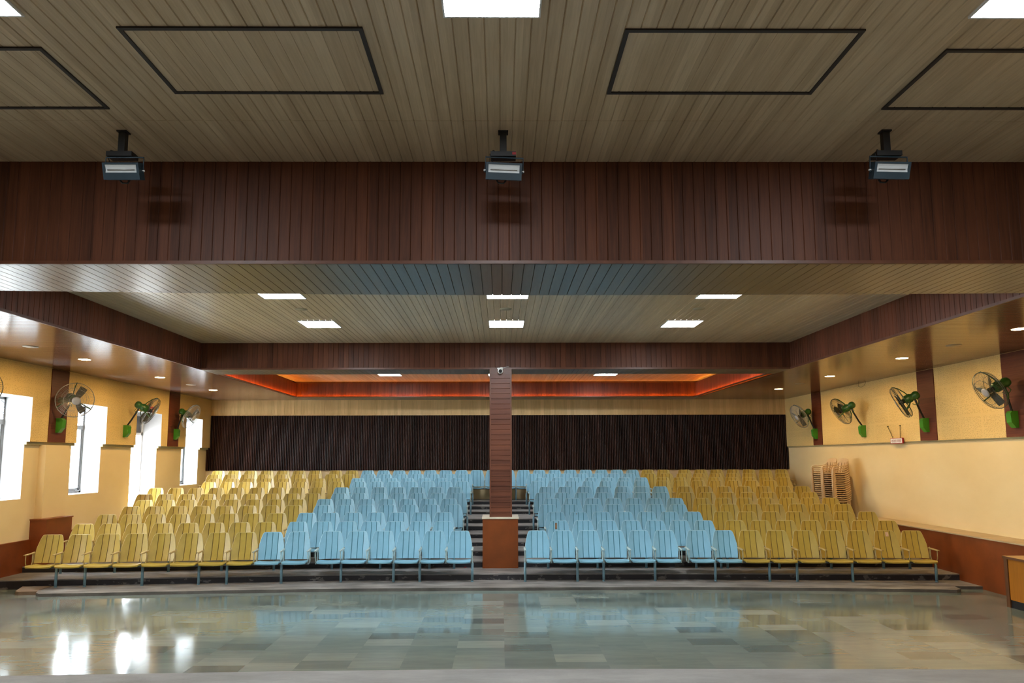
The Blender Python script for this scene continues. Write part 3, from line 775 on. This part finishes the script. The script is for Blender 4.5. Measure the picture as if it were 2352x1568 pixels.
# ------------------------------------------------------------------ auditorium chairs
def back_pt(x, h):
    """inner face of the backrest shell: x across, h height above the platform"""
    t_ = (h - .39) / .46
    ax = abs(x)      # four flat slats set on a shallow curve
    bow = .07 * ax if ax < .102 else .00714 + .36 * (ax - .102)
    return (x, -.115 * (1 - t_) - bow + .012 * math.sin(t_ * PI), h)
HS = [.385, .43, .48, .53, .58, .63, .68, .73, .77, .80, .822, .836, .845, .85]
HALF = [(.385, .207), (.54, .218), (.62, .216), (.70, .199), (.77, .182), (.80, .173), (.822, .164), (.836, .155), (.845, .146), (.85, .136)]
def half(h):
    for (a, b), (c, d) in zip(HALF, HALF[1:]):
        if h <= c: return b + (d - b) * (h - a) / (c - a)
    return HALF[-1][1]
def backrest(wscale):
    g = [-.102, 0, .102]; e = .0052
    m = MB(); P = []; mats = None
    for h in HS:
        w = half(h); xs = [-w, -w * .97]; ma = [0, 0]
        xs = [-w] + [-w + (w - .102 - e) * t for t in (.33, .66)]
        ma = [0, 0, 0]
        for i, c in enumerate(g):
            xs += [c - e, c, c + e]; ma += [1, 1]
            if i < 2: xs += [c + .051]; ma += [0, 0]
            else: ma += [0, 0, 0]
        xs += [w - (w - .102 - e) * t for t in (.66, .33)] + [w]
        row = []
        for j, x in enumerate(xs):
            p = back_pt(x, h)
            if any(abs(x - c) < 1e-6 for c in g): p = (p[0], p[1] + .007, p[2])
            row.append(((p[0]) * wscale, p[1], p[2]))
        P.append(row); mats = ma[:len(xs) - 1]
    m.slab(P, (0, .014, 0), 0, False, mats)
    rim = [P[i][0] for i in range(len(P))] + [P[-1][j] for j in range(1, len(P[0]) - 1, 2)] + [P[i][-1] for i in range(len(P) - 1, -1, -1)]
    r = MB().tube([(x, y_ + .006, z) for x, y_, z in rim], (.0055), 6)
    return m, r
def seat_pan(ws):
    P = []
    for v in range(9):
        t_ = v / 8; yy = -.45 + .34 * t_; row = []
        for u in range(11):
            s_ = -1 + .2 * u; w = .212 - (.018 if v == 0 else 0) - .015 * t_
            z = .372 - .02 * math.sin(t_ * PI * .9) * (1 - s_ * s_) - (.016 if v == 0 else 0) + .010 * abs(s_) ** 3 - .012 * t_
            row.append((s_ * w * ws, yy, z))
        P.append(row)
    return MB().slab(P, (0, .004, -.022))
def armrest():
    m = MB()
    P = [[(a, -.42 + .30 * t_, .555 + .012 * t_ + b) for a, b in ((-.019, -.004), (-.015, .005), (.015, .005), (.019, -.004))] for t_ in (0, .08, .5, .92, 1)]
    m.slab(P, (0, 0, -.009))
    return m
def arm_frame():
    m = MB()
    for a, b in ((-.375, -.33), (-.17, -.2)):
        m.tube([(0, a, .55), (0, a, .42), (0, b, .345), (0, b, .325)], .008, 6)
    m.box(-.005, .005, -.205, -.126, .335, .36).box(-.005, .005, -.142, -.126, .36, .585).box(-.006, .006, -.338, -.192, .322, .336)
    return m
def leg_mb(): return MB().tube([(0, -.30, .33), (0, -.30, .012)], .023, 12).lathe([(.026, 0), (.026, .01), (.023, .012)], 12, 0, (0, -.30, 0))
def rail(L): return MB().box(-L / 2, L / 2, -.30, -.26, .312, .338)
MESH = {}
for cname, pitch in (('blue', .465), ('yellow', .476)):
    ws = pitch / .467
    b, r = backrest(ws)
    MESH[cname] = dict(
        back=b.mesh('backrest', [cname, cname + '_groove']), rim=r.mesh('rim', [cname + '_rim']),
        seat=seat_pan(ws).mesh('seat', [cname]), arm=armrest().mesh('armrest', ['arm_grey' if cname == 'blue' else 'yellow_arm']),
        frame=arm_frame().mesh('arm_frame', ['arm_grey' if cname == 'blue' else 'yellow_arm']),
        leg=leg_mb().mesh('leg', ['blue_metal']), rail=rail(pitch + .012).mesh('rail', ['rail_grey']), pitch=pitch)

ORD = ['zeroth', 'first', 'second', 'third', 'fourth', 'fifth', 'sixth', 'seventh', 'eighth', 'ninth', 'tenth', 'eleventh', 'twelfth', 'thirteenth', 'fourteenth', 'fifteenth', 'sixteenth', 'seventeenth', 'eighteenth', 'nineteenth']
ROWN = ['front row', 'second row', 'third row', 'fourth row', 'fifth row', 'sixth row', 'seventh row', 'eighth row', 'ninth row', 'tenth row', 'rearmost row']
SEATS = {
 1: [('L','B',-3.06,-.74,6),('L','B',-4.11,-3.65,2),('L','Y',-7.85,-4.57,8),('R','B',.66,2.98,6),('R','B',3.57,4.04,2),('R','Y',4.51,7.38,7)],
 2: [('L','B',-3.88,-1.11,7),('L','Y',-7.78,-4.48,8),('R','B',1.12,3.91,7),('R','Y',4.5,7.37,7)],
 3: [('L','B',-3.92,-1.16,7),('L','Y',-7.8,-4.51,8),('R','B',1.12,3.9,7),('R','Y',4.51,7.4,7)],
 4: [('L','B',-3.8,-1.02,7),('L','Y',-7.74,-4.41,8),('R','B',1.01,3.8,7),('R','Y',4.41,7.29,7)],
 5: [('L','B',-3.94,-1.16,7),('L','Y',-7.87,-4.54,8),('R','B',1.15,3.93,7),('R','Y',4.52,7.39,7)],
 6: [('L','B',-3.8,-1.01,7),('L','Y',-8.27,-4.41,9),('R','B',.99,3.79,7),('R','Y',4.39,7.27,7)],
 7: [('L','B',-3.92,-1.13,7),('L','Y',-8.4,-4.52,9),('R','B',1.13,3.94,7),('R','Y',4.55,7.44,7)],
 8: [('L','B',-3.73,-1.01,7),('L','Y',-7.66,-4.32,8),('R','B',.97,3.7,7),('R','Y',4.28,7.12,7)],
 9: [('L','B',-3.9,-1.18,7),('L','Y',-7.77,-4.49,8),('R','B',1.12,3.84,7),('R','Y',4.44,7.74,8)],
 10: [('L','B',-3.7,-1.01,7),('L','Y',-8.08,-4.3,9),('R','B',.94,3.64,7),('R','Y',4.22,7.96,9)],
 11: [('L','B',-3.87,-.24,9),('L','Y',-4.81,-4.34,2),('L','Y',-8.21,-5.4,7),('R','B',.21,3.85,9),('R','Y',4.3,4.76,2),('R','Y',5.37,8.21,7)]}
LEGS1 = {'L': {-3.06: [1, 3, 4, 6], -4.11: [1], -7.85: [1, 2, 4, 6, 7]}, 'R': {.66: [0, 2, 3, 5], 3.57: [1], 4.51: [1, 2, 4, 7]}}
def chair(color, x, y, z, rz, label, group, arms, legs, first, pitch):
    K = MESH[color]; c = pitch / 2
    t = thing(color + '_auditorium_chair', label, 'chair', (x, y, z), rz, group)
    link('seat', K['seat'], t)
    b = link('backrest', K['back'], t); link('rim', K['rim'], b)
    for s_ in arms:
        a = link('armrest', K['arm'], t, (s_ * c, 0, 0)); link('arm_frame', K['frame'], a)
    for s_ in legs: link('leg', K['leg'], t, (s_ * c, 0, 0))
    r = link('rail', K['rail'], t); r.scale = (pitch / K['pitch'], 1, 1)
    return t
CH = {}
for n in range(1, 12):
    for side in 'LR':
        flat = []
        for s_, col, x0, x1, cnt in SEATS[n]:
            if s_ != side: continue
            step = (x1 - x0) / (cnt - 1)
            for i in range(cnt):
                x = x0 + step * i
                arms = [-1] if i < cnt - 1 else [-1, 1]
                if n == 1:
                    lg = LEGS1[side][x0]
                    legs = ([-1] if i in lg else []) + ([1] if i == cnt - 1 and cnt in lg else [])
                else:
                    legs = ([-1] if (i + n) % 2 == 0 else []) + ([1] if i == cnt - 1 else [])
                flat.append((abs(x), x, col, arms, legs, step))
        flat.sort()
        for k, (ab, x, col, arms, legs, step) in enumerate(flat):
            color = 'blue' if col == 'B' else 'yellow'
            yy = ROWY[n - 1] - drop(n, x)
            sl = math.atan(fac(n) * (.085 if x < -2.9 else (-.045 if x > 2.9 else 0)))
            extra = ''
            if n == 2 and side == 'R' and k == 0: extra = ' with rust,'
            if n == 1 and side == 'R' and k == 13: extra = ' with sticker,'
            desc = ('pale blue' if color == 'blue' else 'mustard yellow') + ' slatted chair' + extra
            where = '%s %s of the aisle, %s from the pillar' % (ROWN[n - 1], 'left' if side == 'L' else 'right', ORD[k + 1])
            grp = '%s chairs %s of the aisle' % (color, 'left' if side == 'L' else 'right')
            CH[(n, side, k)] = chair(color, x, yy, LV[n - 1], sl, desc + (' ' if extra else ', ') + where, grp, arms, legs, False, step)
# wear on single chairs
def patch(parent, cx, cz, w, h, mat, name):
    P = []
    for i in range(5):
        row = []
        for j in range(5):
            x = cx + w * (j / 4 - .5) * (1 - .25 * abs(i - 2) / 2 * random.random()); z = cz + h * (i / 4 - .5)
            p = back_pt(x, z); row.append((p[0], p[1] - .003, p[2]))
        P.append(row)
    MB().slab(P, (0, .002, 0)).build(name, mat, parent)
patch(CH[(2, 'R', 0)], -.055, .755, .045, .12, 'rust', 'rust_patch')
patch(CH[(1, 'R', 13)], .05, .79, .055, .075, 'pink', 'sticker')
patch(CH[(3, 'R', 1)], -.035, .815, .03, .014, 'rust', 'rust_mark')
cu = bpy.data.curves.new('number', 'FONT'); cu.body = '10'; cu.size = .11; cu.align_x = 'CENTER'; cu.align_y = 'CENTER'; cu.extrude = .0005
cu.materials.append(M['red_text'])
p = back_pt(-.05, .48)
o = text_mesh('number_mark', cu, CH[(11, 'R', 2)]); o.location = (p[0], p[1] - .012, p[2]); o.rotation_euler = (PI / 2 - .25, 0, 0)

# ------------------------------------------------------------------ stacked plastic armchairs by the wall
def plastic_chair():
    m = MB(); T = .012
    # faces -X; origin on the floor below the seat centre. f: forward (-x), w: across (y)
    P = []
    for i in range(7):
        t_ = i / 6; row = []
        for j in range(7):
            s_ = -1 + j / 3; w = .235 - .03 * t_
            row.append((-.22 + .42 * t_, s_ * w, .43 - .018 * math.sin(t_ * PI) * (1 - s_ * s_) - .012 * t_ - (.012 if i == 0 else 0)))
        P.append(row)
    m.slab(P, (0, 0, -T))
    # back: rim, rounded top board and five upright bars
    def bk(s_, h): return (.20 + .13 * h - .05 * s_ * s_ * (1 - h * .3), s_ * (.20 + .04 * math.sin(h * PI * .7)), .42 + .42 * h)
    top = []
    for i in range(7):
        h = .70 + .05 * i; row = []
        lim = 1.0 if h < .88 else math.sqrt(max(.05, 1 - ((h - .88) / .125) ** 2))
        for j in range(9): row.append(bk((-1 + j / 4) * lim, h))
        top.append(row)
    m.slab(top, (T, 0, 0))
    for s0, s1 in ((-1, -.86), (-.62, -.40), (-.12, .12), (.40, .62), (.86, 1)):
        m.slab([[bk(s0 + (s1 - s0) * q / 2, h) for q in range(3)] for h in (0, .15, .3, .45, .6, .70)], (T, 0, 0))
    for s_ in (-1, 1):
        # arm ribbon from the back edge forward, turning down into the front leg
        path = [(.27, .235, .70), (.20, .262, .655), (.10, .275, .625), (-.02, .28, .615), (-.14, .28, .62), (-.20, .278, .61), (-.235, .275, .57), (-.245, .272, .50)]
        m.slab([[(x, s_ * (y_ - .028), z), (x, s_ * y_, z + .006), (x, s_ * (y_ + .022), z - .004)] for x, y_, z in path], (.006, 0, -T))
        # front leg, ribbed channel
        m.slab([[(x, s_ * a, z) for a in (w0, (w0 + w1) / 2, w1)] for x, w0, w1, z in ((-.245, .215, .285, .52), (-.25, .215, .285, .30), (-.265, .235, .285, 0))], (T, 0, 0))
        m.slab([[(x, s_ * .285, z), (x + d_, s_ * .285, z)] for x, d_, z in ((-.245, .075, .52), (-.25, .065, .30), (-.265, .045, 0))], (0, -s_ * T, 0))
        # rear leg
        m.slab([[(x, s_ * a, z) for a in (.16, .21, .25)] for x, z in ((.20, .43), (.235, .22), (.275, 0))], (-T, 0, 0))
        m.slab([[(x, s_ * .25, z), (x - d_, s_ * .25, z)] for x, d_, z in ((.20, .07, .43), (.235, .06, .22), (.275, .04, 0))], (0, -s_ * T, 0))
    for v in m.v: v.x *= .82; v.y *= .82; v.z *= .84
    return m.mesh('plastic_chair', ['plastic'])
pc = plastic_chair()
for sx, sy, zb, name, cnt in ((8.08, 16.86, LV[6], 'nearer', 18), (8.09, 17.46, LV[7], 'farther', 16)):
    for k in range(cnt):
        o = link('plastic_chair', pc, None, (sx - .002 * k, sy + random.uniform(-.004, .004), zb + .049 * k), math.radians(7))
        w = 'at the bottom' if k == 0 else ('on top' if k == cnt - 1 else '%s from the bottom' % ORD[k + 1])
        tag(o, 'beige plastic armchair, %s of the %s stack by the yellow wall' % (w, name), 'chair', 'stacked plastic armchairs')
tag(MB().slab([[(-.69, 13.47, .166), (-.66, 13.46, .168)], [(-.695, 13.51, .168), (-.655, 13.50, .17)], [(-.68, 13.54, .166), (-.65, 13.53, .165)]], (0, 0, -.003)).build('paper_scrap', 'red'),
    'tiny red paper scrap on the step left of the pillar', 'scrap')

# ------------------------------------------------------------------ daylight and camera
w = bpy.data.worlds.new('daylight'); scene.world = w; w.use_nodes = True
bg = w.node_tree.nodes['Background']; bg.inputs[0].default_value = (0.84, 0.92, 1.0, 1); bg.inputs[1].default_value = 11.0
f_px, ppx, ppy = 1600.0, 1161.0, 879.0
pit, yaw, roll = math.radians(6.18), .007, -.0025
F = Vector((math.sin(yaw) * math.cos(pit), math.cos(yaw) * math.cos(pit), math.sin(pit)))
R = Vector((math.cos(yaw), -math.sin(yaw), 0)); U = R.cross(F)
R2 = R * math.cos(roll) + U * math.sin(roll); U2 = U * math.cos(roll) - R * math.sin(roll)
cam = bpy.data.cameras.new('camera'); co = link('camera', cam)
co.matrix_world = Matrix(((R2.x, U2.x, -F.x, 0), (R2.y, U2.y, -F.y, 0), (R2.z, U2.z, -F.z, 2.215), (0, 0, 0, 1)))
cam.sensor_width = 36; cam.sensor_fit = 'HORIZONTAL'; cam.lens = f_px / 2352 * 36
cam.shift_x = (1176 - ppx) / 2352; cam.shift_y = (ppy - 784) / 2352
cam.clip_start = .05; cam.clip_end = 200
scene.camera = co
vs = scene.view_settings
scene.display_settings.display_device = 'sRGB'
vs.view_transform = 'Standard'; vs.look = 'None'; vs.exposure = 2.05; vs.gamma = 1.0; vs.use_curve_mapping = False
cy = scene.cycles
cy.max_bounces = 7; cy.diffuse_bounces = 4; cy.glossy_bounces = 3; cy.transparent_max_bounces = 8; cy.transmission_bounces = 2
cy.sample_clamp_indirect = 6.0; cy.caustics_reflective = False; cy.caustics_refractive = False
cy.use_denoising = True
